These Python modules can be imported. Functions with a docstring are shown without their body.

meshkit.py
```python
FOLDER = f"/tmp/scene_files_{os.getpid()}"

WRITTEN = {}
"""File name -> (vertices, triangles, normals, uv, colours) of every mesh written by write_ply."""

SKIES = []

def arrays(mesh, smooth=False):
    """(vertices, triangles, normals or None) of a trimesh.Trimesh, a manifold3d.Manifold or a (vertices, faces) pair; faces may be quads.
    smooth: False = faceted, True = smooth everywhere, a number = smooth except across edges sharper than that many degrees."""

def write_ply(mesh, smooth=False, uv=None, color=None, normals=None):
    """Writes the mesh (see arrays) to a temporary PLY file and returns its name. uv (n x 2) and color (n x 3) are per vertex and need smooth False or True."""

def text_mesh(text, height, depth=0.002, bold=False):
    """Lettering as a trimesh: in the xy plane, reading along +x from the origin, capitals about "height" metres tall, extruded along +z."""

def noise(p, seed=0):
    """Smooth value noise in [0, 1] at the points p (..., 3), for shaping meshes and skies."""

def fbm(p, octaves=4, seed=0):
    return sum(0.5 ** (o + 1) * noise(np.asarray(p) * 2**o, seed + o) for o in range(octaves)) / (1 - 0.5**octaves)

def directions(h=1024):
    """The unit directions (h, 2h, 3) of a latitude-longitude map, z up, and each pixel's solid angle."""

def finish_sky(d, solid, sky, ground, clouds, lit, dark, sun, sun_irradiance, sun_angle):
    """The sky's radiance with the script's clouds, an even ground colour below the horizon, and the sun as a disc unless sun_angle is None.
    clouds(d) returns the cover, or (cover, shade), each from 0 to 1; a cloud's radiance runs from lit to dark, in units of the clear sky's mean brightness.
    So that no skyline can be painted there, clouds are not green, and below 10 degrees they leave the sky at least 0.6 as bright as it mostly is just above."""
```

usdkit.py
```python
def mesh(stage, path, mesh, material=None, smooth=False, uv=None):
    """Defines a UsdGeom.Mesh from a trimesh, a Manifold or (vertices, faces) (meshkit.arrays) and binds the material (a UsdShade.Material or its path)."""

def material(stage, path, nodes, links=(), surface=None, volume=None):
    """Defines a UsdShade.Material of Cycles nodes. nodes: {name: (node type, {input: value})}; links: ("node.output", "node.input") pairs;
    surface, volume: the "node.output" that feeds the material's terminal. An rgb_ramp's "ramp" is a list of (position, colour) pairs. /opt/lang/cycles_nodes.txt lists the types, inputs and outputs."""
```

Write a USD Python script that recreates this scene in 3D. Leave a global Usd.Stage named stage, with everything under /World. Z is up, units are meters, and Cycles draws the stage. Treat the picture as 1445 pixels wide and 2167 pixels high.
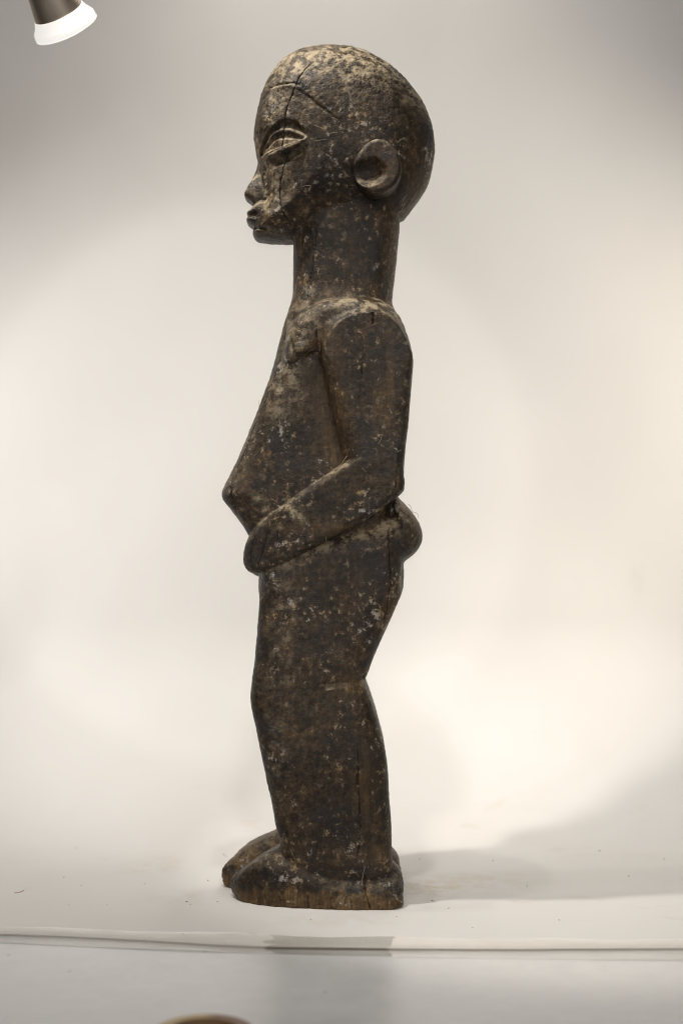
import math, random
import numpy as np, trimesh, usdkit, meshkit, shapely
from scipy.spatial import cKDTree
from scipy import ndimage
from pxr import Usd, UsdGeom, UsdLux, UsdShade, Gf, Sdf, Vt

stage = Usd.Stage.CreateInMemory()
UsdGeom.SetStageUpAxis(stage, "Z")
UsdGeom.SetStageMetersPerUnit(stage, 1.0)
UsdGeom.Xform.Define(stage, "/World")
S = 0.0004            # metres per unit; a unit is one photo pixel at the statue's middle plane
DIST, EYE = 3010.0, 808.0

def P(x, y, d=0.0):   # photo pixel at depth d behind the statue's middle plane -> (X, d, Z) in units
    k = (DIST + d) / DIST
    return np.array([(x - 722.5) * k, d, EYE - (y - 1083.5) * k])

# ---------------------------------------------------------------- camera
cam = UsdGeom.Camera.Define(stage, "/World/camera")
cam.CreateProjectionAttr("perspective")
cam.CreateFocalLengthAttr(50.0)
cam.CreateHorizontalApertureAttr(50.0 * 1445 / DIST)
cam.CreateVerticalApertureAttr(50.0 * 2167 / DIST)
cam.CreateFStopAttr(3.6)
cam.CreateFocusDistanceAttr((DIST - 120) * S)
cam.CreateExposureAttr(1.08)
cam.AddTranslateOp().Set(Gf.Vec3d(0, -DIST * S, EYE * S))
cam.AddRotateXOp().Set(90.0)

# ---------------------------------------------------------------- lamps
def aim(prim, pos, target):
    pos, target = np.array(pos, float), np.array(target, float)
    z = -(target - pos); z /= np.linalg.norm(z)
    x = np.cross([0, 0, 1.0], z); x /= np.linalg.norm(x)
    y = np.cross(z, x)
    m = Gf.Matrix4d(*x, 0, *y, 0, *z, 0, *(pos * S), 1)
    UsdGeom.Xformable(prim).AddTransformOp().Set(m)

def spot(name, pos, target, power, color, cone, soft, radius):
    l = UsdLux.SphereLight.Define(stage, "/World/" + name)
    l.CreateRadiusAttr(radius * S)
    l.CreateIntensityAttr(power)
    l.CreateNormalizeAttr(True)
    l.CreateColorAttr(Gf.Vec3f(*color))
    sh = UsdLux.ShapingAPI.Apply(l.GetPrim())
    sh.CreateShapingConeAngleAttr(cone)
    sh.CreateShapingConeSoftnessAttr(soft)
    aim(l, pos, target)
    return l

def panel(name, pos, target, power, color, w, h):
    l = UsdLux.RectLight.Define(stage, "/World/" + name)
    l.CreateWidthAttr(w * S); l.CreateHeightAttr(h * S)
    l.CreateIntensityAttr(power); l.CreateNormalizeAttr(True)
    l.CreateColorAttr(Gf.Vec3f(*color))
    aim(l, pos, target)
    return l

LAMP_D = 100.0
LAMP = P(133, 44, LAMP_D)                     # the lamp head that shows in the corner
AIM = np.array([190, 760, -860.0]); AIM /= np.linalg.norm(AIM)
spot("lens_spot_light", (0, -3060, 826), P(530, 1028, 880), 1.25, (1, .965, .92), 11.75, .2, 40)
spot("lamp_spot_light", LAMP + AIM * 30, LAMP + AIM * 1000, .08, (1, .96, .92), 41, 1.0, 16)
spot("left_wash_light", (-2400, -100, 1150), (-350, 880, 860), 3.0, (1, .96, .925), 31, 1.0, 60)
spot("right_wash_light", (2500, -100, 1150), (420, 880, 1060), 4.0, (1, .91, .77), 30, 1.0, 60)
spot("top_wash_light", (60, 360, 3500), (60, 880, 2050), 1.9, (1, .95, .87), 35, 1.0, 40)
spot("overhead_spot_light", (-190, -200, 3900), (80, 0, 300), 1.1, (1, .94, .84), 24, .4, 20)
spot("front_spot_light", (-40, -1300, 4300), (-20, 0, 1083), 3.0, (1, .95, .87), 16.5, .6, 90)
spot("key_spot_light", (-900, -400, 2900), (0, 0, 1150), 3.3, (1, .94, .86), 17.5, .5, 44)
panel("room_fill_light", (200, -4600, 3000), (0, 200, 900), 3.0, (1, .96, .925), 5200, 3600)

# ---------------------------------------------------------------- helpers
used = {}
def numbered(path):
    n = used.get(path, 0); used[path] = n + 1
    return path if n == 0 else f"{path}_{n:03d}"

def put(path, mesh, mat, smooth=30, normals=None, wear=None):
    path = numbered(path)
    if normals is None:
        m = usdkit.mesh(stage, path, mesh, mat, smooth=smooth)
    else:
        v, f = mesh
        m = usdkit.mesh(stage, path, (v, f), mat, smooth=False)
        m.CreateNormalsAttr(Vt.Vec3fArray.FromNumpy(normals.astype(np.float32)))
        m.SetNormalsInterpolation("vertex")
    if wear is not None:
        UsdGeom.PrimvarsAPI(m).CreatePrimvar("wear", Sdf.ValueTypeNames.Color3fArray, "vertex").Set(Vt.Vec3fArray.FromNumpy(wear.astype(np.float32)))
    return m.GetPrim()

def tag(prim, label=None, cat=None, kind=None, group=None):
    for k, v in (("label", label), ("category", cat), ("kind", kind), ("group", group)):
        if v:
            prim.SetCustomDataByKey(k, v)
    return prim

def thing(name, label, cat, loc=(0, 0, 0)):
    x = UsdGeom.Xform.Define(stage, numbered("/World/" + name))
    x.AddTranslateOp().Set(Gf.Vec3d(*[float(c) for c in loc]))
    return tag(x.GetPrim(), label, cat)

L = "/World/Looks/"
UsdGeom.Scope.Define(stage, "/World/Looks")

# ---------------------------------------------------------------- materials
def mat_statue(name, dark, mid, warm, spec=.26):
    n = {
        "geo": ("geometry", {}),
        "wear": ("attribute", {"attribute": "wear"}),
        "sep": ("separate_color", {}),
        "mapv": ("mapping", {"scale": (1, 1, .16)}),
        "n1": ("noise_texture", {"scale": 38, "detail": 9, "roughness": .72}),
        "r1": ("rgb_ramp", {"ramp": [(.30, dark), (.47, tuple(.6 * a + .4 * b for a, b in zip(dark, mid))), (.60, mid), (.76, warm)]}),
        "grain": ("noise_texture", {"scale": 330, "detail": 5, "roughness": .65, "distortion": .4}),
        "rg": ("rgb_ramp", {"ramp": [(.3, (.45, .45, .46)), (.52, (1, 1, 1)), (.75, (1.75, 1.6, 1.4))]}),
        "mg": ("mix", {"mix_type": "multiply", "fac": .7}),
        "nm": ("noise_texture", {"scale": 190, "detail": 10, "roughness": .74}),
        "rm": ("rgb_ramp", {"ramp": [(.34, (.22, .21, .21)), (.5, (.95, .95, .95)), (.62, (2.7, 2.5, 2.2))]}),
        "mm": ("mix", {"mix_type": "multiply", "fac": .85}),
        # cool black patina
        "n2": ("noise_texture", {"scale": 26, "detail": 5, "roughness": .6}),
        "r2": ("rgb_ramp", {"ramp": [(.50, (0, 0, 0)), (.66, (1, 1, 1))]}),
        "mb": ("mix", {"color2": (.014, .0145, .0165)}),
        "fb": ("math", {"math_type": "multiply", "value2": .75}),
        # ochre bare wood
        "no": ("noise_texture", {"scale": 70, "detail": 6, "roughness": .7}),
        "ro": ("rgb_ramp", {"ramp": [(.35, (0, 0, 0)), (.62, (1, 1, 1))]}),
        "fo0": ("math", {"math_type": "multiply_add", "value2": .7, "value3": .45}),
        "fo": ("math", {"math_type": "multiply", "use_clamp": True}),
        "oc": ("rgb_ramp", {"ramp": [(.3, (.045, .026, .011)), (.5, (.12, .070, .027)), (.72, (.23, .145, .066))]}),
        "mo": ("mix", {}),
        # dust
        "nd": ("noise_texture", {"scale": 120, "detail": 8, "roughness": .72}),
        "rd": ("rgb_ramp", {"ramp": [(.45, (0, 0, 0)), (.57, (1, 1, 1))]}),
        "fd0": ("math", {"math_type": "multiply_add", "value2": 1.1, "value3": .10}),
        "fd": ("math", {"math_type": "multiply", "use_clamp": True}),
        "md": ("mix", {"color2": (.38, .305, .20)}),
        "ns": ("noise_texture", {"scale": 62, "detail": 8, "roughness": .70}),
        "rs": ("rgb_ramp", {"ramp": [(.60, (0, 0, 0)), (.66, (.5, .5, .5))]}),
        "ms": ("mix", {"color2": (.24, .185, .115)}),
        # pale flecks everywhere
        "nf": ("noise_texture", {"scale": 190, "detail": 7, "roughness": .74}),
        "nf2": ("noise_texture", {"scale": 30, "detail": 3, "roughness": .6}),
        "nfm": ("math", {"math_type": "multiply_add", "value2": .5, "value3": -.25}),
        "nfa": ("math", {"math_type": "add"}),
        "rf": ("rgb_ramp", {"ramp": [(.605, (0, 0, 0)), (.68, (.75, .75, .75))]}),
        "nfc": ("noise_texture", {"scale": 90, "detail": 2}),
        "rfc": ("rgb_ramp", {"ramp": [(.42, (.36, .26, .14)), (.58, (.40, .385, .36))]}),
        "mf": ("mix", {}),
        # cracks and worm holes
        "mc": ("mix", {"color2": (.004, .003, .002)}),
        # bump
        "b1": ("noise_texture", {"scale": 900, "detail": 4, "roughness": .6}),
        "b2": ("noise_texture", {"scale": 260, "detail": 6, "roughness": .65}),
        "bm": ("mix_float", {"fac": .55}),
        "bump": ("bump", {"strength": .8, "distance": .0014}),
        "rr": ("map_range", {"from_min": .3, "from_max": .7, "to_min": .30, "to_max": .58}),
        "p": ("principled_bsdf", {"specular_ior_level": spec}),
    }
    k = [("wear.color", "sep.color"), ("geo.position", "mapv.vector"),
         ("geo.position", "n1.vector"), ("n1.fac", "r1.fac"), ("mapv.vector", "grain.vector"), ("grain.fac", "rg.fac"),
         ("r1.color", "mg.color1"), ("rg.color", "mg.color2"),
         ("geo.position", "n2.vector"), ("n2.fac", "r2.fac"), ("r2.color", "fb.value1"), ("fb.value", "mb.fac"), ("geo.position", "nm.vector"), ("nm.fac", "rm.fac"), ("mg.color", "mm.color1"), ("rm.color", "mm.color2"), ("mm.color", "mb.color1"),
         ("geo.position", "no.vector"), ("no.fac", "ro.fac"), ("ro.color", "fo0.value1"), ("fo0.value", "fo.value1"), ("sep.g", "fo.value2"),
         ("fo.value", "mo.fac"), ("mb.color", "mo.color1"), ("grain.fac", "oc.fac"), ("oc.color", "mo.color2"),
         ("geo.position", "nd.vector"), ("nd.fac", "rd.fac"), ("rd.color", "fd0.value1"), ("fd0.value", "fd.value1"), ("sep.r", "fd.value2"),
         ("fd.value", "md.fac"), ("mo.color", "md.color1"),
         ("geo.position", "nf.vector"), ("geo.position", "nf2.vector"), ("nf2.fac", "nfm.value1"), ("nf.fac", "nfa.value1"), ("nfm.value", "nfa.value2"),
         ("geo.position", "ns.vector"), ("ns.fac", "rs.fac"), ("rs.color", "ms.fac"), ("md.color", "ms.color1"), ("nfa.value", "rf.fac"), ("rf.color", "mf.fac"), ("ms.color", "mf.color1"), ("geo.position", "nfc.vector"), ("nfc.fac", "rfc.fac"), ("rfc.color", "mf.color2"),
         ("sep.b", "mc.fac"), ("mf.color", "mc.color1"), ("mc.color", "p.base_color"),
         ("geo.position", "b1.vector"), ("mapv.vector", "b2.vector"), ("b1.fac", "bm.a"), ("b2.fac", "bm.b"), ("bm.result", "bump.height"), ("bump.normal", "p.normal"),
         ("nd.fac", "rr.value"), ("rr.result", "p.roughness")]
    return usdkit.material(stage, L + name, n, k, surface="p.BSDF")

M_wood = mat_statue("old_carved_wood", (.0105, .008, .006), (.049, .0315, .0175), (.135, .084, .041))

def simple(name, color, rough, **kw):
    return usdkit.material(stage, L + name, {"p": ("principled_bsdf", {"base_color": color, "roughness": rough, **kw})}, surface="p.BSDF")

M_sheet = usdkit.material(stage, L + "white_vinyl_sheet", {
    "geo": ("geometry", {}),
    "n1": ("noise_texture", {"scale": 3.2, "detail": 4, "roughness": .55}),
    "r1": ("rgb_ramp", {"ramp": [(.3, (.755, .735, .705)), (.7, (.80, .785, .765))]}),
    "map": ("mapping", {"scale": (1, 2.2, 1), "rotation": (0, 0, .25)}),
    "n2": ("noise_texture", {"scale": 9, "detail": 7, "roughness": .68, "distortion": 1.2}),
    "r2": ("rgb_ramp", {"ramp": [(.60, (0, 0, 0)), (.80, (.5, .5, .5))]}),
    "sx": ("separate_xyz", {}),
    "low": ("map_range", {"from_min": 0.02, "from_max": .10, "to_min": 1, "to_max": 0, "clamp": True}),
    "f": ("math", {"math_type": "multiply"}),
    "m": ("mix", {"color2": (.62, .55, .44)}),
    "d": ("attribute", {"attribute": "wear"}),
    "ds": ("separate_color", {}),
    "n4": ("noise_texture", {"scale": 55, "detail": 6, "roughness": .7}),
    "r4": ("rgb_ramp", {"ramp": [(.40, (0, 0, 0)), (.7, (1, 1, 1))]}),
    "f4": ("math", {"math_type": "multiply"}),
    "m4": ("mix", {"color2": (.50, .38, .20)}),
    "n3": ("noise_texture", {"scale": 14, "detail": 3, "roughness": .5}),
    "bump": ("bump", {"strength": .12, "distance": .004}),
    "p": ("principled_bsdf", {"roughness": .62, "specular_ior_level": .25}),
}, [("geo.position", "n1.vector"), ("n1.fac", "r1.fac"), ("geo.position", "map.vector"), ("map.vector", "n2.vector"), ("n2.fac", "r2.fac"),
    ("geo.position", "sx.vector"), ("sx.z", "low.value"), ("low.result", "f.value1"), ("r2.color", "f.value2"), ("f.value", "m.fac"), ("r1.color", "m.color1"),
    ("d.color", "ds.color"), ("geo.position", "n4.vector"), ("n4.fac", "r4.fac"), ("r4.color", "f4.value1"), ("ds.r", "f4.value2"), ("f4.value", "m4.fac"),
    ("m.color", "m4.color1"), ("m4.color", "p.base_color"), ("geo.position", "n3.vector"), ("n3.fac", "bump.height"), ("bump.normal", "p.normal")], surface="p.BSDF")

M_table = usdkit.material(stage, L + "grey_satin_board", {
    "geo": ("geometry", {}),
    "n1": ("noise_texture", {"scale": 12, "detail": 5, "roughness": .6}),
    "r1": ("rgb_ramp", {"ramp": [(.35, (.70, .705, .71)), (.7, (.77, .77, .765))]}),
    "v": ("voronoi_texture", {"scale": 42, "randomness": 1}),
    "rv": ("rgb_ramp", {"ramp": [(.045, (.55, .55, .55)), (.10, (0, 0, 0))]}),
    "n2": ("noise_texture", {"scale": 21, "detail": 1}),
    "r2": ("rgb_ramp", {"ramp": [(.50, (0, 0, 0)), (.58, (1, 1, 1))]}),
    "f": ("math", {"math_type": "multiply"}),
    "m": ("mix", {"color2": (.20, .19, .17)}),
    "rr": ("map_range", {"from_min": .3, "from_max": .7, "to_min": .25, "to_max": .34}),
    "p": ("principled_bsdf", {"ior": 1.62, "specular_ior_level": .5}),
}, [("geo.position", "n1.vector"), ("n1.fac", "r1.fac"), ("geo.position", "v.vector"), ("v.distance", "rv.fac"), ("geo.position", "n2.vector"), ("n2.fac", "r2.fac"),
    ("rv.color", "f.value1"), ("r2.color", "f.value2"), ("f.value", "m.fac"), ("r1.color", "m.color1"), ("m.color", "p.base_color"), ("n1.fac", "rr.value"), ("rr.result", "p.roughness")], surface="p.BSDF")

M_tape = usdkit.material(stage, L + "clear_tape_film", {
    "fr": ("fresnel", {"IOR": 1.9}),
    "geo": ("geometry", {}),
    "n": ("noise_texture", {"scale": 60, "detail": 3}),
    "bump": ("bump", {"strength": .10, "distance": .001}),
    "t": ("transparent_bsdf", {"color": (.99, .985, .97)}),
    "g": ("glossy_bsdf", {"color": (1, 1, 1), "roughness": .05}),
    "df": ("diffuse_bsdf", {"color": (.84, .83, .80)}),
    "m0": ("mix_closure", {"fac": .15}),
    "m": ("mix_closure", {}),
}, [("t.BSDF", "m0.closure1"), ("df.BSDF", "m0.closure2"), ("geo.position", "n.vector"), ("n.fac", "bump.height"), ("bump.normal", "g.normal"), ("fr.fac", "m.fac"), ("m0.closure", "m.closure1"), ("g.BSDF", "m.closure2")], surface="m.closure")

# ================================================================ the setting
def sweep_profile():
    pts = []
    for d in np.linspace(-385, 360, 40):
        pts.append((d, 4.0))
    R = 520.0
    for a in np.linspace(0, math.pi / 2, 40)[1:]:
        pts.append((360 + R * math.sin(a), 4.0 + R * (1 - math.cos(a))))
    for z in np.linspace(4 + R, 3600, 30)[1:]:
        pts.append((360 + R, z))
    return np.array(pts)

EDGE_X = np.array([0, 130, 300, 440, 560, 620, 830, 1100, 1200, 1445]); EDGE_Y = np.array([1982, 1986, 1995, 2004, 2010, 2011, 2013, 2014, 2013, 2012])
def edge_shift(X):   # the front edge of the sheet runs a little askew
    px = X / ((DIST - 385) / DIST) + 722.5
    yy = np.interp(px, EDGE_X, EDGE_Y)
    return EYE * DIST / (yy - 1083.5) - DIST

prof = sweep_profile()
xs = np.linspace(-2600, 2600, 261)
XX, KK = np.meshgrid(xs, np.arange(len(prof)), indexing="ij")
DD, ZZ = prof[KK, 0].copy(), prof[KK, 1].copy()
w = np.clip((0 - DD) / 385, 0, 1)
DD = DD * (1 - w) + w * edge_shift(XX) * 1.0
lump = meshkit.fbm(np.stack([XX / 420, DD / 300, ZZ / 600], -1), 3, 5) - .5
ZZ = np.where(KK < 40, ZZ + np.clip(lump, 0, 1) * 5 * np.clip((-60 - DD) / 200 + np.clip((np.abs(XX) - 260) / 300, 0, 1), 0, 1), ZZ)
DD = np.where(KK > 50, DD + lump * 26, DD)
V = np.stack([XX, DD, ZZ], -1).reshape(-1, 3)
n = len(prof)
q = (np.arange(len(xs) - 1)[:, None] * n + np.arange(n - 1)[None]).ravel()
F = np.stack([q, q + n, q + n + 1, q + 1], 1)
# dirt around the statue's heel and toes
def blot(x, y, rx, ry):
    c = P(x, y, EYE * DIST / (y - 1083.5) - DIST)
    return np.exp(-((V[:, 0] - c[0]) / rx) ** 2 - ((V[:, 1] - c[1]) / ry) ** 2)
dirt = np.clip(.75 * blot(905, 1885, 60, 60) + .35 * blot(1010, 1870, 130, 70) + .25 * blot(390, 1905, 70, 50) + .3 * blot(330, 1835, 70, 90) + .3 * blot(690, 1955, 130, 40), 0, 1)
cs = P(1342, 1196, 880)
dirt = np.maximum(dirt, .35 * np.exp(-((V[:, 0] - cs[0]) / 26) ** 2 - ((V[:, 2] - cs[2] + .6 * (V[:, 0] - cs[0])) / 34) ** 2) * (V[:, 1] > 500))
tri = np.vstack([F[:, [0, 1, 2]], F[:, [0, 2, 3]]])
m0 = trimesh.Trimesh(V * S, tri, process=False)
sheet = put("/World/backdrop", (V * S, tri), M_sheet, normals=np.array(m0.vertex_normals), wear=np.stack([dirt, dirt * 0, dirt * 0], 1))
tag(sheet, "white vinyl sheet sweeping from under the statue up the wall behind", "backdrop", kind="structure")

tb = trimesh.creation.box([5200 * S, 2600 * S, 40 * S]); tb.apply_translation([0, -700 * S, -20 * S])
tag(put("/World/table_top", tb, M_table), "grey satin table top in front of the sheet", "table top", kind="structure")

ex = np.linspace(-2600, 2600, 400); ed = edge_shift(ex)
dirty = 3.2 * (meshkit.fbm(np.stack([ex / 60, ex * 0, ex * 0], 1), 3, 15) - .2)
ev = np.concatenate([np.stack([ex, ed - .4, ex * 0 + 4.1], 1), np.stack([ex, ed - 1.2 - np.clip(dirty, 0, 3), ex * 0 + .4], 1)])
q = np.arange(399)
put("/World/backdrop/edge", (ev * S, np.stack([q, q + 400, q + 401, q + 1], 1)), simple("dirty_sheet_edge", (.15, .10, .045), .7), smooth=False)

# clear tape along the sheet's front edge
def tape_strip():
    px = np.linspace(-250, 1700, 240)
    rng = np.random.default_rng(3)
    up = np.interp(px, [-250, 100, 300, 520, 560, 700, 830, 1000, 1180, 1300, 1380, 1700], [1968, 1970, 1980, 1983, 1988, 1992, 1990, 1996, 1994, 1999, 1996, 2000])
    lo = np.interp(px, [-250, 0, 300, 550, 700, 830, 1100, 1300, 1445, 1700], [1994, 1997, 2011, 2020, 2025, 2027, 2031, 2034, 2035, 2036])
    rows = []
    for t in np.linspace(0, 1, 9):
        yy = up + (lo - up) * t
        d = EYE * DIST / (yy - 1083.5) - DIST
        X = (px - 722.5) * (DIST + d) / DIST
        e = edge_shift(X)
        z = np.where(d > e + 1, 6.6, 6.6 - 5.6 * np.clip((e + 1 - d) / 14, 0, 1))
        z = z + 1.2 * np.clip(meshkit.fbm(np.stack([px / 110, d / 40, 0 * d], -1), 2, 9) - .45, 0, 1) * 3
        rows.append(np.stack([X, d, z], -1))
    v = np.array(rows).transpose(1, 0, 2).reshape(-1, 3)
    n = 9
    q = (np.arange(len(px) - 1)[:, None] * n + np.arange(n - 1)[None]).ravel()
    return v * S, np.stack([q, q + 1, q + n + 1, q + n], 1)
v, f = tape_strip()
ftri = np.vstack([f[:, [0, 1, 2]], f[:, [0, 2, 3]]])
mt = trimesh.Trimesh(v, ftri, process=False)
nn = np.array(mt.vertex_normals)
if nn[:, 2].mean() < 0:
    ftri = ftri[:, ::-1]; nn = -nn
tag(put("/World/clear_tape", (v, ftri), M_tape, normals=nn), "clear glossy tape strip along the front edge of the white sheet", "tape")

# ================================================================ the carved figure: an implicit solid, meshed once
class Field:                       # signed distance (positive inside) to an outline in a plane
    def __init__(self, pts, pad=70, step=1.5, rounds=2):
        p = np.array(pts, float)
        for _ in range(rounds):
            a, b = p, np.roll(p, -1, 0)
            p = np.stack([.75 * a + .25 * b, .25 * a + .75 * b], 1).reshape(-1, 2)
        self.o = p.min(0) - pad; self.step = step
        nx, nz = np.ceil((p.max(0) + pad - self.o) / step).astype(int) + 1
        gx, gz = np.meshgrid(self.o[0] + np.arange(nx) * step, self.o[1] + np.arange(nz) * step, indexing="ij")
        ring = np.vstack([p, p[:1]])
        seg = np.linalg.norm(np.diff(ring, axis=0), axis=1); s = np.concatenate([[0], np.cumsum(seg)])
        t = np.linspace(0, s[-1], int(s[-1] / .5) + 2)
        dense = np.stack([np.interp(t, s, ring[:, 0]), np.interp(t, s, ring[:, 1])], 1)
        dist = cKDTree(dense).query(np.stack([gx, gz], -1).reshape(-1, 2))[0].reshape(gx.shape)
        inside = shapely.contains_xy(shapely.Polygon(p).buffer(0), gx, gz)
        self.a = np.where(inside, dist, -dist).astype(np.float32)
    def __call__(self, x, z):
        u, v = (x - self.o[0]) / self.step, (z - self.o[1]) / self.step
        out = np.maximum(0, np.maximum(np.maximum(-u, u - (self.a.shape[0] - 1)), np.maximum(-v, v - (self.a.shape[1] - 1)))) * self.step
        return ndimage.map_coordinates(self.a, [u, v], order=1, mode="nearest") - out.astype(np.float32)

class Line:                        # distance to a polyline in a plane and a falloff along it
    def __init__(self, pts, d):
        p = np.array([P(x, y, -d)[[0, 2]] for x, y in pts])
        seg = np.linalg.norm(np.diff(p, axis=0), axis=1); s = np.concatenate([[0], np.cumsum(seg)])
        t = np.linspace(0, s[-1], int(s[-1] / .7) + 2)
        q = np.stack([np.interp(t, s, p[:, 0]), np.interp(t, s, p[:, 1])], 1)
        q[:, 0] += 1.6 * (meshkit.fbm(np.stack([t / 9, t * 0, t * 0], 1), 2, int(abs(p[0, 0])) + 3) - .5) * 2
        self.tree, self.t = cKDTree(q), t / s[-1]
        self.lo, self.hi = q.min(0) - 14, q.max(0) + 14
    def near(self, x, z):
        return np.nonzero((x > self.lo[0]) & (x < self.hi[0]) & (z > self.lo[1]) & (z < self.hi[1]))[0]
    def __call__(self, x, z, reach=14):
        r, i = self.tree.query(np.stack([x, z], -1), distance_upper_bound=reach)
        return np.minimum(r, reach), self.t[np.minimum(i, len(self.t) - 1)]

def O(pts, d, rounds=2, pad=70):   # an outline traced in photo pixels on a surface d in front of the middle plane
    return Field([P(x, y, -d)[[0, 2]] for x, y in pts], rounds=rounds, pad=pad)

def sm(a, b, x): t = np.clip((x - a) / (b - a), 0, 1); return t * t * (3 - 2 * t)
def smax(a, b, k): h = np.maximum(k - np.abs(a - b), 0) / k; return np.maximum(a, b) + h * h * k * .25
def smin(a, b, k): return -smax(-a, -b, k)
def solid(s, D, W, R, Rd, dc=0.0, p=2.0):
    q1, q2 = np.maximum(R - s, 0) / R, np.maximum(np.abs(D - dc) - (W - Rd), 0) / Rd
    return (1 - (q1 ** p + q2 ** p) ** (1 / p)) * min(R, Rd)

FH = O([(536, 500), (541, 509), (552, 513), (590, 515), (626, 516), (690, 503), (765, 482), (848, 472), (870, 445), (889, 419), (904, 394), (914, 364), (919, 330), (919, 298),
        (913, 264), (900, 229), (881, 199), (856, 169), (830, 144), (800, 125), (770, 111), (740, 103), (705, 99.5), (680, 100.5), (645, 106), (614, 119), (591, 139), (574, 159),
        (561, 184), (552, 210), (545, 239), (540, 262), (536.5, 290), (539, 302), (542, 325), (547, 345), (553, 370), (556, 400), (556, 425), (550, 440), (541, 462), (538, 480), (535, 493)], 0, 1)
FN = O([(546, 341), (540, 364), (531, 385), (522, 401), (517.5, 411), (518, 418), (528, 425), (541, 437), (556, 432), (574, 420), (572, 400), (566, 372), (562, 345)], 10, 1)
FLU = O([(541, 432), (531, 442), (524, 449), (522, 453), (524.5, 457), (530, 459.5), (546, 461), (560, 460), (570, 446), (562, 430), (552, 426)], 12, 1)
FLL = O([(534, 457), (525, 459.5), (521.5, 465), (522, 470), (527, 474), (533, 479), (550, 486), (568, 476), (564, 460), (546, 459)], 12, 1)
FNK = O([(622, 470), (621, 560), (620, 645), (600, 720), (860, 720), (829, 652), (833, 600), (840, 540), (847, 472), (838, 330), (655, 330)], 20, 1)
FPEC = O([(600, 748), (603, 712), (612, 685), (640, 655), (680, 634), (740, 625), (800, 634), (828, 660), (830, 800), (705, 800), (690, 750), (671, 741), (640, 758), (613, 769)], 112, 1)
FT = O([(620, 640), (611, 660), (600, 690), (590, 735), (575, 790), (553, 850), (530, 910), (506, 968), (486, 1008), (473, 1034), (470, 1046), (473, 1060), (496, 1086), (522, 1122), (545, 1170),
        (552, 1215), (555, 1260), (846, 1258), (850, 1190), (838, 1110), (836, 1050), (848, 1000), (852, 900), (862, 760), (845, 690), (828, 648), (740, 600), (640, 600)], 30, 1)
FS1 = O([(603, 745), (604, 712), (613, 685), (640, 655), (680, 635), (740, 626), (790, 630), (828, 646), (850, 678), (866, 720), (874.5, 757), (872, 800), (865, 880), (858, 950), (853, 1000),
         (856, 1030), (852, 1043), (830, 1053), (780, 1056), (733, 990), (724, 965), (704, 900), (688, 830), (676, 768), (671, 741), (640, 758), (613, 769)], 95, 1)
FS2 = O([(683, 743), (700, 701), (718, 679), (745, 665), (785, 657), (815, 662), (838, 678), (855, 705), (867, 735), (873.5, 757), (871, 800), (864, 880), (857, 950), (852.5, 1000), (855, 1030),
         (851, 1041), (830, 1052), (790, 1052), (752, 995), (745, 968), (730, 910), (713, 840), (698, 780)], 160, 1)
FA = O([(762, 962), (738, 974), (700, 999), (650, 1032), (600, 1067), (568, 1089), (546, 1104), (530, 1124), (516, 1150), (509, 1177), (511, 1200), (524, 1215), (546, 1216), (575, 1203), (620, 1181),
        (660, 1159), (720, 1130), (780, 1098), (822, 1066), (850, 1045), (856, 1010), (820, 950)], 140, 1)
FB = O([(822, 1060), (838, 1047), (852, 1061), (873, 1084), (889, 1108), (897, 1138), (887, 1163), (866, 1183), (846, 1196), (790, 1230), (740, 1180), (790, 1128), (824, 1108)], 70, 2)
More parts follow.
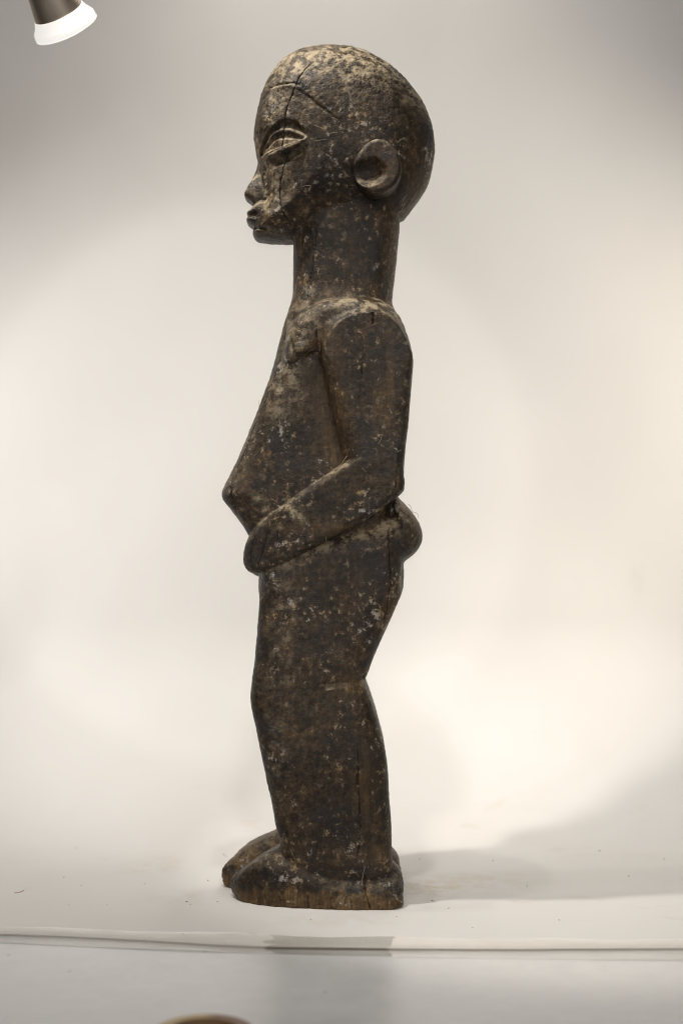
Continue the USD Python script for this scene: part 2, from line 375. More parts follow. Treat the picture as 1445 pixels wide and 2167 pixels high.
FLG = O([(560, 1190), (620, 1155), (720, 1130), (790, 1112), (836, 1100), (848, 1150), (849, 1190), (848, 1225), (847.5, 1250), (847, 1259), (843, 1268), (822, 1318), (796, 1373), (777, 1424), (772, 1434), (771, 1438), (774, 1446), (785, 1480), (800, 1528), (813, 1574),
         (819, 1615), (823, 1680), (827, 1740), (829, 1800), (832, 1870), (640, 1870), (600, 1815), (591, 1775), (584, 1738), (574, 1690), (560, 1622), (547, 1560), (537, 1512), (532, 1488), (530.5, 1474), (531.5, 1456),
         (539, 1400), (546, 1330), (551, 1260), (553, 1225)], 68, 1)
FF = O([(483, 1864), (501, 1849), (530, 1825), (562, 1803), (598, 1783), (640, 1790), (700, 1815), (770, 1822), (832, 1820), (850, 1840), (857, 1860), (858, 1910), (856, 1935), (840, 1960), (520, 1960), (500, 1912), (485, 1899), (480, 1885), (480, 1872)], 75, 1)
def plan(x, y):
    d = EYE * DIST / (y - 1083.5) - DIST
    return (x - 722.5) * (DIST + d) / DIST, -d
FP = Field([plan(480, 1898), plan(486, 1904), plan(508, 1912), plan(540, 1918.5), plan(590, 1924), plan(660, 1928), plan(740, 1930), plan(810, 1930), plan(846, 1928), plan(858, 1921), plan(858, 1908),
            (134, 26), (100, 17), (0, 20), (-100, 14), (-200, 15), (-232, 24), (-240, 40)], rounds=2)
FE1 = O([(768, 312), (784, 298), (804, 294.5), (825, 303), (841, 324), (849, 350), (847, 375), (836, 396), (815, 409), (794, 413), (776, 408), (764, 396), (750, 380), (748, 340)], 140, 2)
FE2 = O([(730, 342), (752, 334), (778, 327), (802, 326), (822, 337), (834, 356), (832, 378), (818, 394), (797, 400), (772, 402), (745, 400), (725, 380)], 150, 2)
# relief on the face
REL = [  # outline, depth of its surface, height, edge width
    (O([(548, 322), (553, 300), (565, 281), (583, 266), (602, 259), (626, 266), (642, 279), (653, 297), (636, 306), (600, 314), (560, 320)], 85, 2), -11, 6),
    (O([(549, 326), (604, 324), (652, 316), (642, 336), (610, 351), (568, 361), (551, 350)], 85, 2), -1.5, 16),
    (O([(555, 314), (561, 301), (575, 279), (604, 273), (640, 289), (650, 299), (638, 316), (602, 330), (562, 333)], 85, 1), 6.5, 9),
    (O([(556, 337), (604, 331), (640, 322), (640, 334), (608, 348), (566, 358)], 85, 2), -4, 8),
    (O([(560, 312), (566, 300), (580, 286), (604, 282), (634, 294), (650, 304), (634, 303), (604, 296), (582, 298), (570, 308)], 85, 1), -6, 4),
    (O([(560, 328), (580, 324), (602, 319), (630, 311), (636, 316), (604, 328), (562, 334)], 85, 1), 4, 5),
    # hair cap standing a little proud of the brow and temple
    (O([(555, 184), (590, 184), (622, 187), (648, 203), (672, 228), (702, 246), (722, 272), (752, 290), (800, 285), (860, 300), (930, 330), (940, 90), (560, 80)], 100, 1), 2.4, 5),
    (O([(728, 345), (736, 332), (744, 345), (746, 372), (760, 396), (752, 402), (738, 390), (730, 370)], 128, 2), 5, 7),
    (O([(590, 1095), (612, 1100), (618, 1135), (606, 1172), (598, 1180), (592, 1140)], 140, 2), -2.5, 8),
]
GROOVE = [  # the crease beside the nose first; polyline, surface depth, depth of cut, half width, darkness
    (Line([(560, 352), (566, 378), (569, 402), (566, 420), (556, 432)], 34), 4, 6, 0),
    (Line([(668, 132), (652, 148), (640, 162), (629, 184), (617, 212), (608, 240), (604, 262), (601, 285), (598, 316), (608, 335), (601, 354), (594, 388), (591.5, 420), (596, 443), (606, 462), (626, 476)], 85), 4, 1.5, 1.0),
    (Line([(668, 478), (666, 520), (660, 570), (652, 620), (647, 646)], 85), 3, 1.1, .8),
    (Line([(562, 186), (590, 185), (622, 188), (640, 196)], 70), 2.5, 3, .25),
    (Line([(648, 204), (672, 229), (700, 247)], 100), 2, 4, .25),
    (Line([(564, 323), (600, 316), (640, 307)], 88), 2.0, 1.8, .4),
    
    (Line([(522, 459.5), (540, 461), (556, 461)], 34), 1.6, 2.2, .3),
    (Line([(537, 480), (552, 486), (566, 488)], 45), 4, 4, .2),
    (Line([(523, 400), (540, 398), (556, 406)], 22), 1.3, 1.4, .7),
    (Line([(670, 690), (669, 715), (672, 738)], 110), 3, 1.1, .7),
    (Line([(605, 700), (602, 730), (604, 748)], 95), 2.5, 1.2, .6),
    (Line([(588, 778), (573, 822), (556, 860), (532, 918), (516, 962), (496, 1000), (486, 1030), (490, 1062), (498, 1082)], 85), 2.4, 1.1, .8),
    (Line([(489, 1030), (492, 1052), (500, 1080)], 85), 3, 1.4, .8),
    (Line([(788, 659), (788, 688)], 158), 5, 1.5, 1.0),
    (Line([(773, 730), (764, 790), (760, 860)], 160), 1.6, 1.3, .6),
    (Line([(846, 940), (842, 980), (836, 1040)], 150), 2.5, 1.0, .8),
    (Line([(822, 1110), (824, 1190), (826, 1240), (816, 1300), (800, 1340)], 115), 3, 1.3, .8),
    (Line([(774, 1437), (745, 1442), (715, 1444), (680, 1450)], 118), 5, 12, .1),
    (Line([(756, 1570), (758, 1630), (760, 1700), (762, 1760), (758, 1800), (752, 1832)], 120), 4, 1.0, .75),
    (Line([(757, 1620), (758, 1665)], 120), 4, 3.2, .8),
    (Line([(770, 1850), (772, 1880), (780, 1912), (786, 1932)], 128), 5, 1.4, .9),
    (Line([(650, 1893), (652, 1925)], 128), 2.4, 2.4, .6),
    (Line([(742, 1900), (744, 1926)], 128), 2.4, 2.0, .6),
    (Line([(560, 1893), (566, 1915)], 110), 2.4, 2.4, .6),
    (Line([(590, 1893), (594, 1920)], 115), 2, 2, .5),
    (Line([(700, 1895), (703, 1926)], 128), 2, 2, .5),
    (Line([(588, 1120), (586, 1150), (580, 1180)], 128), 3.2, 2.0, .5),
    (Line([(540, 1130), (532, 1165), (528, 1200)], 108), 3, 2, .4),
    (Line([(597, 1122), (596, 1155)], 132), 2.4, 1.6, .5),
    (Line([(565, 1130), (556, 1170), (545, 1205)], 112), 3.2, 2.2, .4),
    (Line([(600, 1740), (612, 1785), (632, 1825)], 110), 2.4, 2.6, .4),
    (Line([(615, 1720), (640, 1790), (655, 1835)], 118), 1.8, 2.4, .3),
    (Line([(588, 1788), (612, 1812), (648, 1832), (720, 1839), (780, 1836), (830, 1822)], 110), 1.6, 4.5, .1),
]
PARTS = ["head", "nose", "mouth", "ear", "neck", "torso", "upper", "fore", "buttock", "leg", "foot"]

def components(X, Y, Z):
    D = np.abs(Y)
    rel = np.zeros_like(X); near = sm(10, 35, D)
    for F_, hgt, wid in REL:
        r_ = hgt * sm(-wid * .5, wid * .5, F_(X, Z))
        rel += r_ * sm(P(745, 0, -100)[0], P(690, 0, -100)[0], X) if hgt == 2.4 else r_
    Dr = D - rel * near
    c = {}
    c["head"] = solid(FH(X, Z), Dr, 130, 150, 126, p=2.05)
    c["nose"] = solid(FN(X, Z), D, 14 + 23 * sm(EYE - (350 - 1083.5), EYE - (412 - 1083.5), Z), 13, 13)
    c["mouth"] = smax(solid(FLU(X, Z), D, 44, 12, 30), solid(FLL(X, Z), D, 46, 12, 30), 3)
    # ear: a thick disc with a bowl cut out of it, open towards the cheek
    tilt = (X - P(765, 0, -140)[0]) * .16
    e = solid(FE1(X, Z), D, 30 + tilt * .5, 9, 10, dc=122 + tilt * .5)
    bowl = solid(FE2(X, Z), D, 46, 32, 42, dc=177 + 20 * sm(P(770, 0, -150)[0], P(838, 0, -150)[0], X))
    c["ear"] = smin(e, 3 - bowl, 4)
    c["headbowl"] = bowl
    c["neck"] = solid(FNK(X, Z), D, 94, 78, 82, p=2.4)
    c["torso"] = solid(FT(X, Z), D, 104, 62, 66, p=2.2)
    c["pec"] = solid(FPEC(X, Z), D, 143, 30, 46)
    s1, s2 = FS1(X, Z), FS2(X, Z)
    t = np.clip((D - 98) / 62, 0, 1.3)
    c["upper"] = smin((s1 * (1 - t) + s2 * t) * .78, 160 - D, 3 + 17 * sm(P(0, 740, -150)[2], P(0, 790, -150)[2], Z))
    t2 = np.clip((X - P(540, 0, -140)[0]) / 300, -.2, 1)
    out = 130 + 30 * np.minimum(t2 * 1.45, 1)
    out = out - .32 * np.maximum(P(606, 0, -140)[0] - X, 0)
    c["fore"] = solid(FA(X, Z), D, (out - 46) / 2, 16, 18, dc=(out + 46) / 2)
    c["buttock"] = solid(FB(X, Z), D, 112, 52, 60, dc=0) - 0 * D
    fl = FLG(X, Z)
    c["leg"] = solid(fl, D, 57 + 2 * sm(600, 800, Z), 62, 44, dc=70, p=2.3)
    hip = smin(fl, Z - P(0, 1330, 0)[2], 10)
    c["hip"] = solid(hip, D, 100, 40, 50)
    ff, fp = FF(X, Z), FP(X, D)
    top = smin(ff, (FF(X, Z + .85 * np.maximum(D - 80, 0) + .45 * np.maximum(50 - D, 0))) * .85, 14)
    c["foot"] = smin(smin(top, fp + 5, 18), Z - 1.0, 9)
    return c

def body(X, Y, Z, full=False):
    c = components(X, Y, Z)
    h = smax(c["head"], c["nose"], 5); h = smax(h, c["mouth"], 6)
    h = smin(h, 7 - c["headbowl"], 5)
    f = smax(h, c["ear"], 5)
    f = smax(f, c["neck"], 4)
    t = smax(c["torso"], c["hip"], 20)
    f = smax(f, t, 12)
    f = smax(f, c["pec"], 3)
    f = smax(f, c["upper"], 4)
    f = smax(f, c["buttock"], 5)
    f = smax(f, c["leg"], 8)
    f = smax(f, c["foot"], 5)
    f = smax(f, c["fore"], 4)
    crack = np.zeros_like(X)
    D = np.abs(Y); near = (Y < -15)
    if near.any():
        i = np.nonzero(near)[0]
        x, z = X[i], Z[i]
        cut = np.zeros_like(x); ck = np.zeros_like(x)
        for n_, (ln, dep, wid, dark) in enumerate(GROOVE):
            m = ln.near(x, z)
            if not len(m):
                continue
            r, tt = ln(x[m], z[m])
            ww = wid * (.55 + .9 * meshkit.fbm(np.stack([tt * 14, tt * 0 + n_, tt * 0], -1), 2, 77)) if dark > .4 else wid
            g = np.clip(1 - r / ww, 0, 1) ** .7 * sm(0, .12, tt) * sm(1, .88, tt)
            cut[m] = np.maximum(cut[m], dep * g)
            ck[m] = np.maximum(ck[m], dark * np.clip(1.25 - r / (ww * .8), 0, 1) * sm(0, .05, tt) * sm(1, .95, tt))
        f[i] -= cut; crack[i] = ck
    if full:
        return f, c, crack
    return f

H = 1.9
gx = np.arange(-290, 215, H); gy = np.arange(-176, 0, H); gz = np.arange(-4, 1862, H)
B = 6
cx, cy, cz = (np.arange(0, len(g) + B, B) for g in (gx, gy, gz))
CX, CY, CZ = np.meshgrid(gx[0] + cx * H, gy[0] + cy * H, gz[0] + cz * H, indexing="ij")
shape = CX.shape
fc = body(CX.ravel(), CY.ravel(), CZ.ravel()).reshape(shape)
far = ndimage.maximum_filter(np.where(np.abs(fc) < 7, 1, 0), 1) | (ndimage.maximum_filter(fc, 3) > 0) & (ndimage.minimum_filter(fc, 3) < 0)
act = np.repeat(np.repeat(np.repeat(far > 0, B, 0), B, 1), B, 2)
act = np.roll(act, (-(B // 2),) * 3, (0, 1, 2))[:len(gx), :len(gy), :len(gz)]
sgn = np.repeat(np.repeat(np.repeat(fc, B, 0), B, 1), B, 2)
sgn = np.roll(sgn, (-(B // 2),) * 3, (0, 1, 2))[:len(gx), :len(gy), :len(gz)]
vol = np.where(sgn > 0, 20, -20).astype(np.float32)
ii = np.nonzero(act)
val = np.empty(len(ii[0]), np.float32)
for a in range(0, len(val), 1500000):
    s_ = slice(a, a + 1500000)
    val[s_] = body(gx[ii[0][s_]], gy[ii[1][s_]], gz[ii[2][s_]])
vol[ii] = val
del act, sgn
# coarse cuts on the far side repeat those of the near side; the far half is the mirror image
vol = np.concatenate([vol, vol[:, ::-1]], 1)
gyf = np.concatenate([gy, -gy[::-1]])

def surface_nets(vol):
    ins = vol > 0
    cell = np.zeros(tuple(n - 1 for n in vol.shape), np.int8)
    for a, b, c in np.ndindex(2, 2, 2):
        cell += ins[a:a + cell.shape[0], b:b + cell.shape[1], c:c + cell.shape[2]]
    mix = (cell > 0) & (cell < 8)
    idx = np.full(cell.shape, -1, np.int32)
    pos = np.nonzero(mix); idx[pos] = np.arange(len(pos[0]))
    acc, cnt = np.zeros((len(pos[0]), 3)), np.zeros(len(pos[0]))
    corners = list(np.ndindex(2, 2, 2))
    cv = {c: vol[pos[0] + c[0], pos[1] + c[1], pos[2] + c[2]] for c in corners}
    for c in corners:
        for ax in range(3):
            if c[ax] == 0:
                e = list(c); e[ax] = 1; e = tuple(e)
                va, vb = cv[c], cv[e]
                m = (va > 0) != (vb > 0)
                t = np.where(m, va / np.where(m, va - vb, 1), 0)
                p = np.zeros((len(va), 3)) + np.array(c, float); p[:, ax] += t
                acc += p * m[:, None]; cnt += m
    verts = acc / cnt[:, None] + np.stack(pos, 1)
    quads = []
    for ax in range(3):
        o = [k for k in range(3) if k != ax]
        a = [slice(None)] * 3; b = [slice(None)] * 3
        a[ax], b[ax] = slice(0, -1), slice(1, None)
        ch = ins[tuple(a)] != ins[tuple(b)]
        p = np.stack(np.nonzero(ch), 1)
        ok = (p[:, o[0]] > 0) & (p[:, o[1]] > 0) & (p[:, o[0]] < vol.shape[o[0]] - 1) & (p[:, o[1]] < vol.shape[o[1]] - 1)
        p = p[ok]
        flip = ins[tuple(p.T)]
        def at(da, db):
            r = p.copy(); r[:, o[0]] -= da; r[:, o[1]] -= db
            return idx[tuple(r.T)]
        qd = np.stack([at(1, 1), at(0, 1), at(0, 0), at(1, 0)], 1)
        if ax == 1: flip = ~flip
        qd[~flip] = qd[~flip][:, ::-1]
        quads.append(qd)
    return verts, np.vstack(quads)

vv, qq = surface_nets(vol)
del vol
X = gx[0] + vv[:, 0] * H; Z = gz[0] + vv[:, 2] * H
Y = np.interp(vv[:, 1], np.arange(len(gyf)), gyf)
f_, comp, crack = body(X, Y, Z, full=True)
pos = np.stack([X, Y, Z], 1)
tri = np.vstack([qq[:, [0, 1, 2]], qq[:, [0, 2, 3]]])
nrm = np.array(trimesh.Trimesh(pos, tri, process=False).vertex_normals)
# labels
names = ["head", "nose", "mouth", "ear", "neck", "torso", "arm", "hand", "buttock", "leg", "foot", "eye"]
EYEF = REL[2][0]
score = np.stack([comp["head"], comp["nose"] + 2, comp["mouth"] + 2, comp["ear"] + 4, comp["neck"], comp["torso"], comp["upper"], comp["fore"] + 1, comp["buttock"], np.maximum(comp["leg"], comp["hip"]), comp["foot"] + 2], 0)
lab = score.argmax(0)
wrist = P(600, 1140, -140)
lab = np.array([0, 1, 2, 3, 4, 5, 6, 6, 8, 9, 10])[lab]
fore = comp["fore"] >= np.maximum(comp["torso"], comp["upper"])
along = (X - wrist[0]) * .97 - (Z - wrist[2]) * .24
lab[(lab == 6) & fore & (along < 0)] = 7
lab[(lab == 0) & (EYEF(X, Z) > 0) & (np.abs(Y) > 30)] = 11

# tool marks, crust and wear: small real relief along the normal
q = pos / 1.0
facet = meshkit.noise(np.stack([X / 34, Y / 34, Z / 55], 1), 11) + .6 * meshkit.noise(np.stack([X / 15, Y / 15, Z / 28], 1), 12)
fine = meshkit.fbm(q / 7.0, 3, 21) - .5
strea = meshkit.fbm(np.stack([X / 4.0, Y / 4.0, Z / 40], 1), 2, 31) - .5
up = nrm[:, 2]
headm = (lab == 0) | (lab == 3) | (lab == 11)
crust = headm * sm(EYE + 1083.5 - 330, EYE + 1083.5 - 150, Z)
chips = meshkit.noise(q / 6.5, 41)
lowz = sm(75, 20, Z)
amp = (facet - .8) * 1.9 + lowz * (meshkit.fbm(np.stack([X / 20, Y / 20, Z / 14], 1), 3, 61) - .5) * 11 + fine * (1.6 + 2.6 * crust) + strea * .8 * (1 - crust) - 1.5 * sm(.80, .9, chips) * (.3 + crust)
thin = 1 - .6 * np.isin(lab, [1, 2, 3, 11])
thin = thin * (1 - .65 * (comp["pec"] > -4) * (comp["pec"] > comp["upper"]))
pos = pos + nrm * (amp * thin)[:, None]
pos[:, 2] = np.maximum(pos[:, 2], 4.4 + 0 * X)
# the far foot stands a little further forward
hm = fore * sm(50, 100, Y) * sm(50, -30, along)
pos[:, 2] -= 16 * hm
pos[:, 0] -= 27 * sm(5, 40, Y) * sm(150, 90, Z) * sm(60, -120, X)
nrm = np.array(trimesh.Trimesh(pos, tri, process=False).vertex_normals)

# masks: dust / bare ochre wood / cracks
big = meshkit.fbm(q / 60.0, 4, 51); mid = meshkit.fbm(q / 22.0, 4, 52)
def at_px(x, y, d, rx, ry):
    c = P(x, y, -d)
    return np.exp(-((X - c[0]) / rx) ** 2 - ((Z - c[2]) / ry) ** 2)
dust = .03 + .75 * sm(.1, .8, up) * sm(.25, .55, big)
dust += .5 * headm * np.clip(at_px(585, 215, 70, 26, 32) + .9 * at_px(690, 130, 80, 95, 38) + .55 * at_px(755, 170, 95, 50, 40) + .5 * at_px(630, 150, 80, 50, 40) + .3 * at_px(700, 215, 110, 50, 30), 0, 1) * sm(.3, .55, mid)
dust += .55 * np.clip(at_px(572, 350, 60, 14, 10) + at_px(564, 405, 40, 6, 40) + .9 * at_px(568, 435, 50, 18, 14) + .9 * at_px(600, 305, 85, 42, 26), 0, 1)
dust += .5 * np.clip(at_px(538, 392, 22, 14, 26) + .8 * at_px(590, 385, 80, 20, 30), 0, 1)
dust += .65 * np.clip(at_px(640, 690, 100, 34, 46) + at_px(760, 645, 120, 80, 14) + .8 * at_px(610, 800, 95, 26, 60) + .6 * at_px(590, 860, 95, 20, 40), 0, 1) * sm(.3, .6, mid)
dust += .75 * np.clip(at_px(600, 1090, 140, 40, 22) + at_px(622, 1130, 140, 14, 45) + .6 * at_px(550, 1050, 110, 14, 40), 0, 1) * sm(.48, .62, mid)
dust += .26 * np.clip(at_px(600, 1300, 125, 30, 150) + .8 * at_px(585, 1560, 110, 22, 140) + at_px(600, 1800, 100, 25, 30), 0, 1) * sm(.42, .62, mid)
foot = lab == 10
dust = dust * (1 - .72 * foot)
ragged = 60 * (meshkit.fbm(np.stack([X / 17, Y / 60, Z / 90], 1), 3, 71) - .5)
bare = foot * sm(P(0, 1884, -125)[2] + ragged, P(0, 1896, -125)[2] + ragged, Z) * .8
bare += .6 * np.clip(at_px(800, 1815, 120, 40, 20) + at_px(770, 1660, 120, 18, 60) + .8 * at_px(735, 1450, 120, 45, 20) + .7 * at_px(820, 1350, 115, 16, 90) + .6 * at_px(830, 1290, 115, 10, 50), 0, 1)
bare += .45 * np.clip(at_px(690, 850, 105, 40, 90) + at_px(710, 960, 105, 30, 50) + .8 * at_px(800, 870, 160, 14, 80) + .8 * at_px(825, 830, 160, 10, 120), 0, 1)
bare += .4 * np.clip(at_px(720, 1118, 120, 90, 14) + .7 * at_px(880, 400, 90, 30, 60) + .5 * at_px(830, 560, 60, 20, 80), 0, 1)
bare += .85 * (lab == 10) * (Y > 0) * sm(.35, .6, mid)
# pits and worm holes, darker with settled dirt
rng = np.random.default_rng(8)
blacken = .62 * np.clip(at_px(690, 345, 120, 55, 85) + .8 * at_px(640, 455, 90, 60, 30) + .7 * at_px(830, 230, 110, 40, 70) + at_px(700, 1075, 150, 60, 30) + .8 * at_px(720, 560, 90, 60, 50) + .7 * at_px(745, 780, 160, 35, 120) + .6 * at_px(640, 920, 105, 60, 60), 0, 1) * sm(.38, .58, mid)
crack = np.maximum(crack, blacken)
wear = np.stack([np.clip(dust, 0, 1), np.clip(bare, 0, 1), np.clip(crack, 0, 1)], 1)

statue = thing("carved_statue", "dark wooden carved figure standing in profile on the white sheet, hands on belly", "statue")
flab = lab[tri]
fl = np.where(flab[:, 1] == flab[:, 2], flab[:, 1], flab[:, 0])
fy = pos[tri, 1].mean(1)
paths = {}
def cut(mask, path):
    t = tri[mask]
    u, inv = np.unique(t, return_inverse=True)
    pr = put(path, (pos[u] * S, inv.reshape(-1, 3)), M_wood, normals=nrm[u], wear=wear[u])
    return str(pr.GetPath())
root = str(statue.GetPath())
head = cut(fl == 0, root + "/head")
for k in (1, 2):
    cut(fl == k, head + "/" + names[k])
for k in (3, 11):
    for side in (fy < 0, fy >= 0):
        cut((fl == k) & side, head + "/" + names[k])
cut(fl == 4, root + "/neck"); cut(fl == 5, root + "/torso")
for side in (fy < 0, fy >= 0):
    a = cut((fl == 6) & side, root + "/arm"); cut((fl == 7) & side, a + "/hand")
for side in (fy < 0, fy >= 0):
    cut((fl == 8) & side, root + "/buttock")
for side in (fy < 0, fy >= 0):
    a = cut((fl == 9) & side, root + "/leg"); cut((fl == 10) & side, a + "/foot")
print("statue triangles", len(tri))

# ================================================================ the lamp head in the corner
def lathe(profile, seg=96):
    return trimesh.creation.revolve(np.array(profile, float), sections=seg)
M_steel = usdkit.material(stage, L + "brushed_steel", {
    "tc": ("texture_coordinate", {}),
    "map": ("mapping", {"scale": (1, 1, 60)}),
    "n": ("noise_texture", {"scale": 40, "detail": 4}),
    "rr": ("map_range", {"from_min": .3, "from_max": .7, "to_min": .38, "to_max": .52}),
    "p": ("principled_bsdf", {"base_color": (.66, .57, .47), "metallic": 1.0}),
}, [("tc.object", "map.vector"), ("map.vector", "n.vector"), ("n.fac", "rr.value"), ("rr.result", "p.roughness")], surface="p.BSDF")
M_frost = usdkit.material(stage, L + "lit_frosted_acrylic", {
    "p": ("principled_bsdf", {"base_color": (.85, .84, .80), "roughness": .35, "emission_color": (1, .98, .93), "emission_strength": .3})}, surface="p.BSDF")
M_edge = usdkit.material(stage, L + "lit_acrylic_edge", {
    "p": ("principled_bsdf", {"base_color": (.9, .89, .85), "roughness": .3, "emission_color": (1, .99, .94), "emission_strength": .1})}, surface="p.BSDF")
lampx = UsdGeom.Xform.Define(stage, "/World/spot_lamp")
ax = np.array([.34, .60, -.72]); ax /= np.linalg.norm(ax)
zc = -ax; xc = np.cross([0, 1.0, 0], zc); xc /= np.linalg.norm(xc); yc = np.cross(zc, xc)
c = LAMP
lampx.AddTransformOp().Set(Gf.Matrix4d(*xc, 0, *yc, 0, *zc, 0, *(c * S), 1))
tag(lampx.GetPrim(), "brushed steel spot lamp with a glowing frosted ring in the top left corner", "lamp")
k = S * (DIST + LAMP_D) / DIST
put("/World/spot_lamp/lamp_head", lathe([(0, 150 * k), (26 * k, 150 * k), (30 * k, 147 * k), (53 * k, 24 * k), (54 * k, 22 * k), (50 * k, 21 * k), (0, 21 * k)]), M_steel, smooth=40)
put("/World/spot_lamp/diffuser_ring", lathe([(48 * k, 20.5 * k), (55 * k, 21.2 * k), (57 * k, 16 * k), (60 * k, 9 * k), (63.5 * k, 3.5 * k), (66.5 * k, 0), (68.5 * k, -3 * k), (69.6 * k, -8 * k), (70 * k, -14 * k), (67 * k, -16 * k), (40 * k, -16 * k)]), M_frost, smooth=70)
put("/World/spot_lamp/ring_edge", lathe([(67.2 * k, -16.2 * k), (70 * k, -15.2 * k), (70.6 * k, -16.2 * k), (67 * k, -17.4 * k)]), M_edge, smooth=40)


# ================================================================ small things
def roll(name, label, cx_, d_, r_out, r_in, hgt, col_wind, col_core):
    t = thing(name, label, "tape roll", np.array([cx_, d_, 0]) * S)
    p = str(t.GetPath())
    r = lambda pts: trimesh.creation.revolve(np.array(pts) * S, sections=72)
    put(p + "/winding", r([(r_in + 5, .5), (r_out - 1.5, .5), (r_out, 3), (r_out, hgt - 3), (r_out - 1.5, hgt), (r_in + 5, hgt - .5)]), col_wind, smooth=40)
    put(p + "/core", r([(r_in, 0), (r_in + 4.8, 0), (r_in + 4.8, hgt + 1), (r_in, hgt + 1), (r_in, 0)]), col_core, smooth=40)
M_core = simple("cardboard_core", (.20, .12, .055), .8)
kk = (DIST - 900) / DIST
xm = (437 - 722.5) * kk * S
M_roll = usdkit.material(stage, L + "yellowed_brown_tape_film", {"g": ("geometry", {}), "x": ("separate_xyz", {}),
    "n": ("noise_texture", {"scale": 70, "detail": 4}), "a": ("math", {"math_type": "multiply_add", "value2": .012}),
    "m": ("map_range", {"from_min": xm + .002, "from_max": xm + .010, "to_min": 0, "to_max": 1}),
    "c": ("mix", {"color1": (.50, .36, .14), "color2": (.20, .085, .032)}), "p": ("principled_bsdf", {"roughness": .3})},
    [("g.position", "x.vector"), ("g.position", "n.vector"), ("n.fac", "a.value1"), ("x.x", "a.value3"), ("a.value", "m.value"), ("m.result", "c.fac"), ("c.color", "p.base_color")], surface="p.BSDF")
roll("tape_roll", "blurred yellowish and brown tape roll cut off by the bottom edge", (429 - 722.5) * kk, -896, 78, 52, 34, M_roll, M_core)

random.seed(4)
def on_floor(x, y, z=2.0):
    d = (EYE - z) * DIST / (y - 1083.5) - DIST
    return np.array([(x - 722.5) * (DIST + d) / DIST, d, z + 2])
M_crumb = simple("dark_crumbs", (.075, .05, .032), .8)
bits = []
for x, y, r in [(395, 1911, 2.0), (162, 1797, 2.2), (1183, 1950, 1.6), (839, 1943, 1.4), (914, 1909, 1.8), (919, 1911, 1.3), (949, 1925, 1.5), (403, 1917, 1.4), (135, 1859, 1.6), (172, 1877, 1.4), (460, 1911, 1.4),
                (146, 1917, 1.2), (1043, 1824, 1.6), (1268, 1803, 1.8), (888, 1820, 1.6), (306, 1873, 1.2), (717, 1961, 1.6), (680, 1969, 2.2), (658, 1949, 1.8), (386, 1979, 1.6), (226, 1917, 1.2), (1000, 1966, 1.3),
                (474, 1811, 1.8), (478, 1814, 1.4), (440, 1866, 1.4), (317, 1740, 1.8), (318, 1986, 1.4), (1330, 1857, 1.6), (1405, 1820, 1.6), (1115, 1878, 1.3)]:
    b = trimesh.creation.icosphere(1, r * .62); b.apply_scale([1.6, 1.1, .6]); b.apply_transform(trimesh.transformations.rotation_matrix(random.random() * 3, [0, 0, 1]))
    b.vertices += np.random.default_rng(int(x)).normal(0, r * .18, b.vertices.shape)
    b.apply_translation(on_floor(x, y, 2.6)); bits.append(b)
cr = trimesh.util.concatenate(bits); cr.apply_scale(S)
tag(put("/World/crumbs", cr, M_crumb, smooth=False), "tiny dark crumbs scattered over the white sheet", "crumbs", kind="stuff")

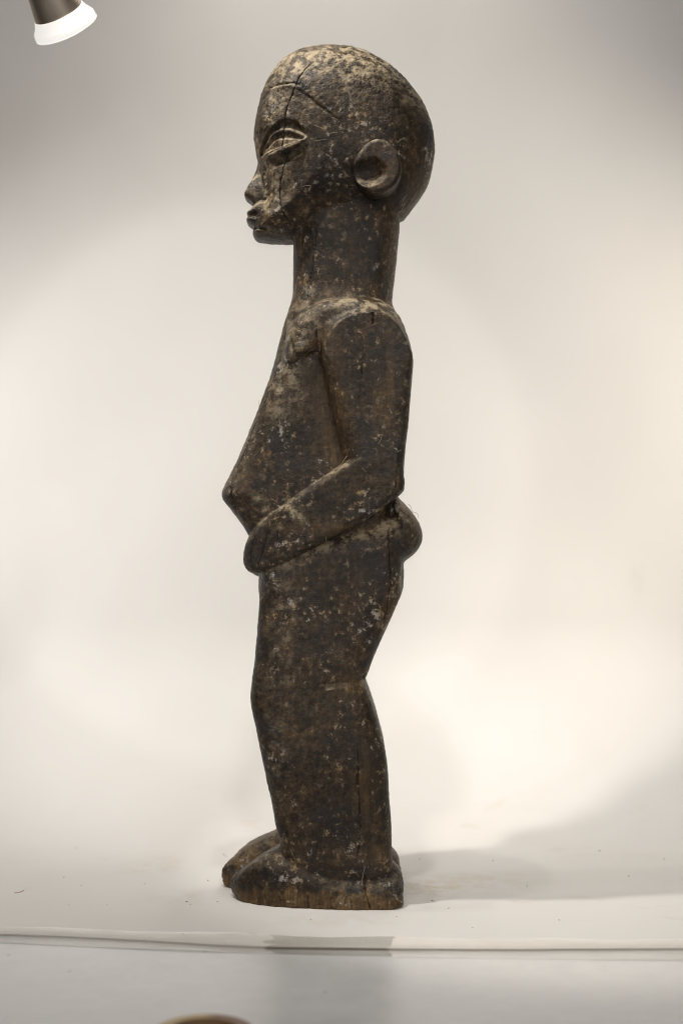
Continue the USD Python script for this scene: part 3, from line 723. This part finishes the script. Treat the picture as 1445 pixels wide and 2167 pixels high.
def tube(pts, r, seg=6):
    pts = np.array(pts, float); t = np.gradient(pts, axis=0); t /= np.linalg.norm(t, axis=1)[:, None]
    a = np.cross(t, [.31, .2, .93]); a /= np.linalg.norm(a, axis=1)[:, None]; b = np.cross(t, a)
    th = np.arange(seg) * 2 * math.pi / seg; rr = np.broadcast_to(r, len(pts))
    v = pts[:, None] + rr[:, None, None] * (np.cos(th)[None, :, None] * a[:, None] + np.sin(th)[None, :, None] * b[:, None])
    i, j = np.meshgrid(np.arange(len(pts) - 1), np.arange(seg), indexing="ij")
    q = np.stack([i * seg + j, i * seg + (j + 1) % seg, (i + 1) * seg + (j + 1) % seg, (i + 1) * seg + j], -1).reshape(-1, 4)
    return v.reshape(-1, 3) * S, q
c0 = on_floor(31, 1892, 3.4); c1 = on_floor(50, 1887, 4)
tt = np.linspace(0, 1, 12)[:, None]
tw = c0 * (1 - tt) + c1 * tt + np.array([0, 6, 3]) * np.sin(tt * math.pi) * -1
tw[:, 2] = np.maximum(tw[:, 2], 5.0)
tag(put("/World/splinter", tube(tw, .9), simple("splinter_brown", (.22, .10, .05), .7)), "thin curved brown splinter lying on the sheet at far left", "splinter")

# dust fibres caught on the carving
rng = np.random.default_rng(12)
def on_skin(x, y):
    q_ = (pos[:, 0] * DIST / (DIST + pos[:, 1]) + 722.5 - x) ** 2 + (1083.5 - (pos[:, 2] - EYE) * DIST / (DIST + pos[:, 1]) - y) ** 2 + np.where(pos[:, 1] < 0, 0, 1e6)
    i = np.argsort(q_)[:40]; i = i[pos[i, 1].argmin()]
    return pos[i], nrm[i]
fv, ff_, n0 = [], [], 0
spots = [(872, 1084, 26), (873, 1083, 18), (758, 108, 8), (727, 975, 26), (722, 985, 22), (716, 992, 20), (735, 960, 18), (700, 1000, 16), (690, 272, 22), (700, 282, 18), (685, 290, 20), (715, 262, 16),
         (612, 762, 12), (660, 752, 14), (690, 1140, 16), (620, 1190, 14), (585, 1065, 14), (772, 1840, 44), (545, 860, 14), (532, 905, 12), (555, 1262, 12), (520, 1822, 10), (800, 940, 14), (780, 1002, 12), (640, 400, 14), (845, 300, 12)]
for x, y, ln in spots:
    p, nn_ = on_skin(x, y)
    tdir = np.cross(nn_, rng.normal(size=3)); tdir /= np.linalg.norm(tdir)
    b_ = np.cross(nn_, tdir); cv = rng.normal(0, .5); t_ = np.linspace(0, 1, 10)[:, None]
    pts = p + nn_ * (.4 + ln * .32 * np.sin(t_ * rng.uniform(1.2, 3.0))) + tdir * ln * t_ + b_ * ln * cv * t_ ** 2
    v_, f2 = tube(pts, .42, 5)
    fv.append(v_); ff_.append(f2 + n0); n0 += len(v_)
fib = put(root + "/dust_fibres", (np.vstack(fv), np.vstack(ff_)), simple("pale_fibre", (.34, .28, .20), .8), smooth=False)
tag(fib, kind="stuff")
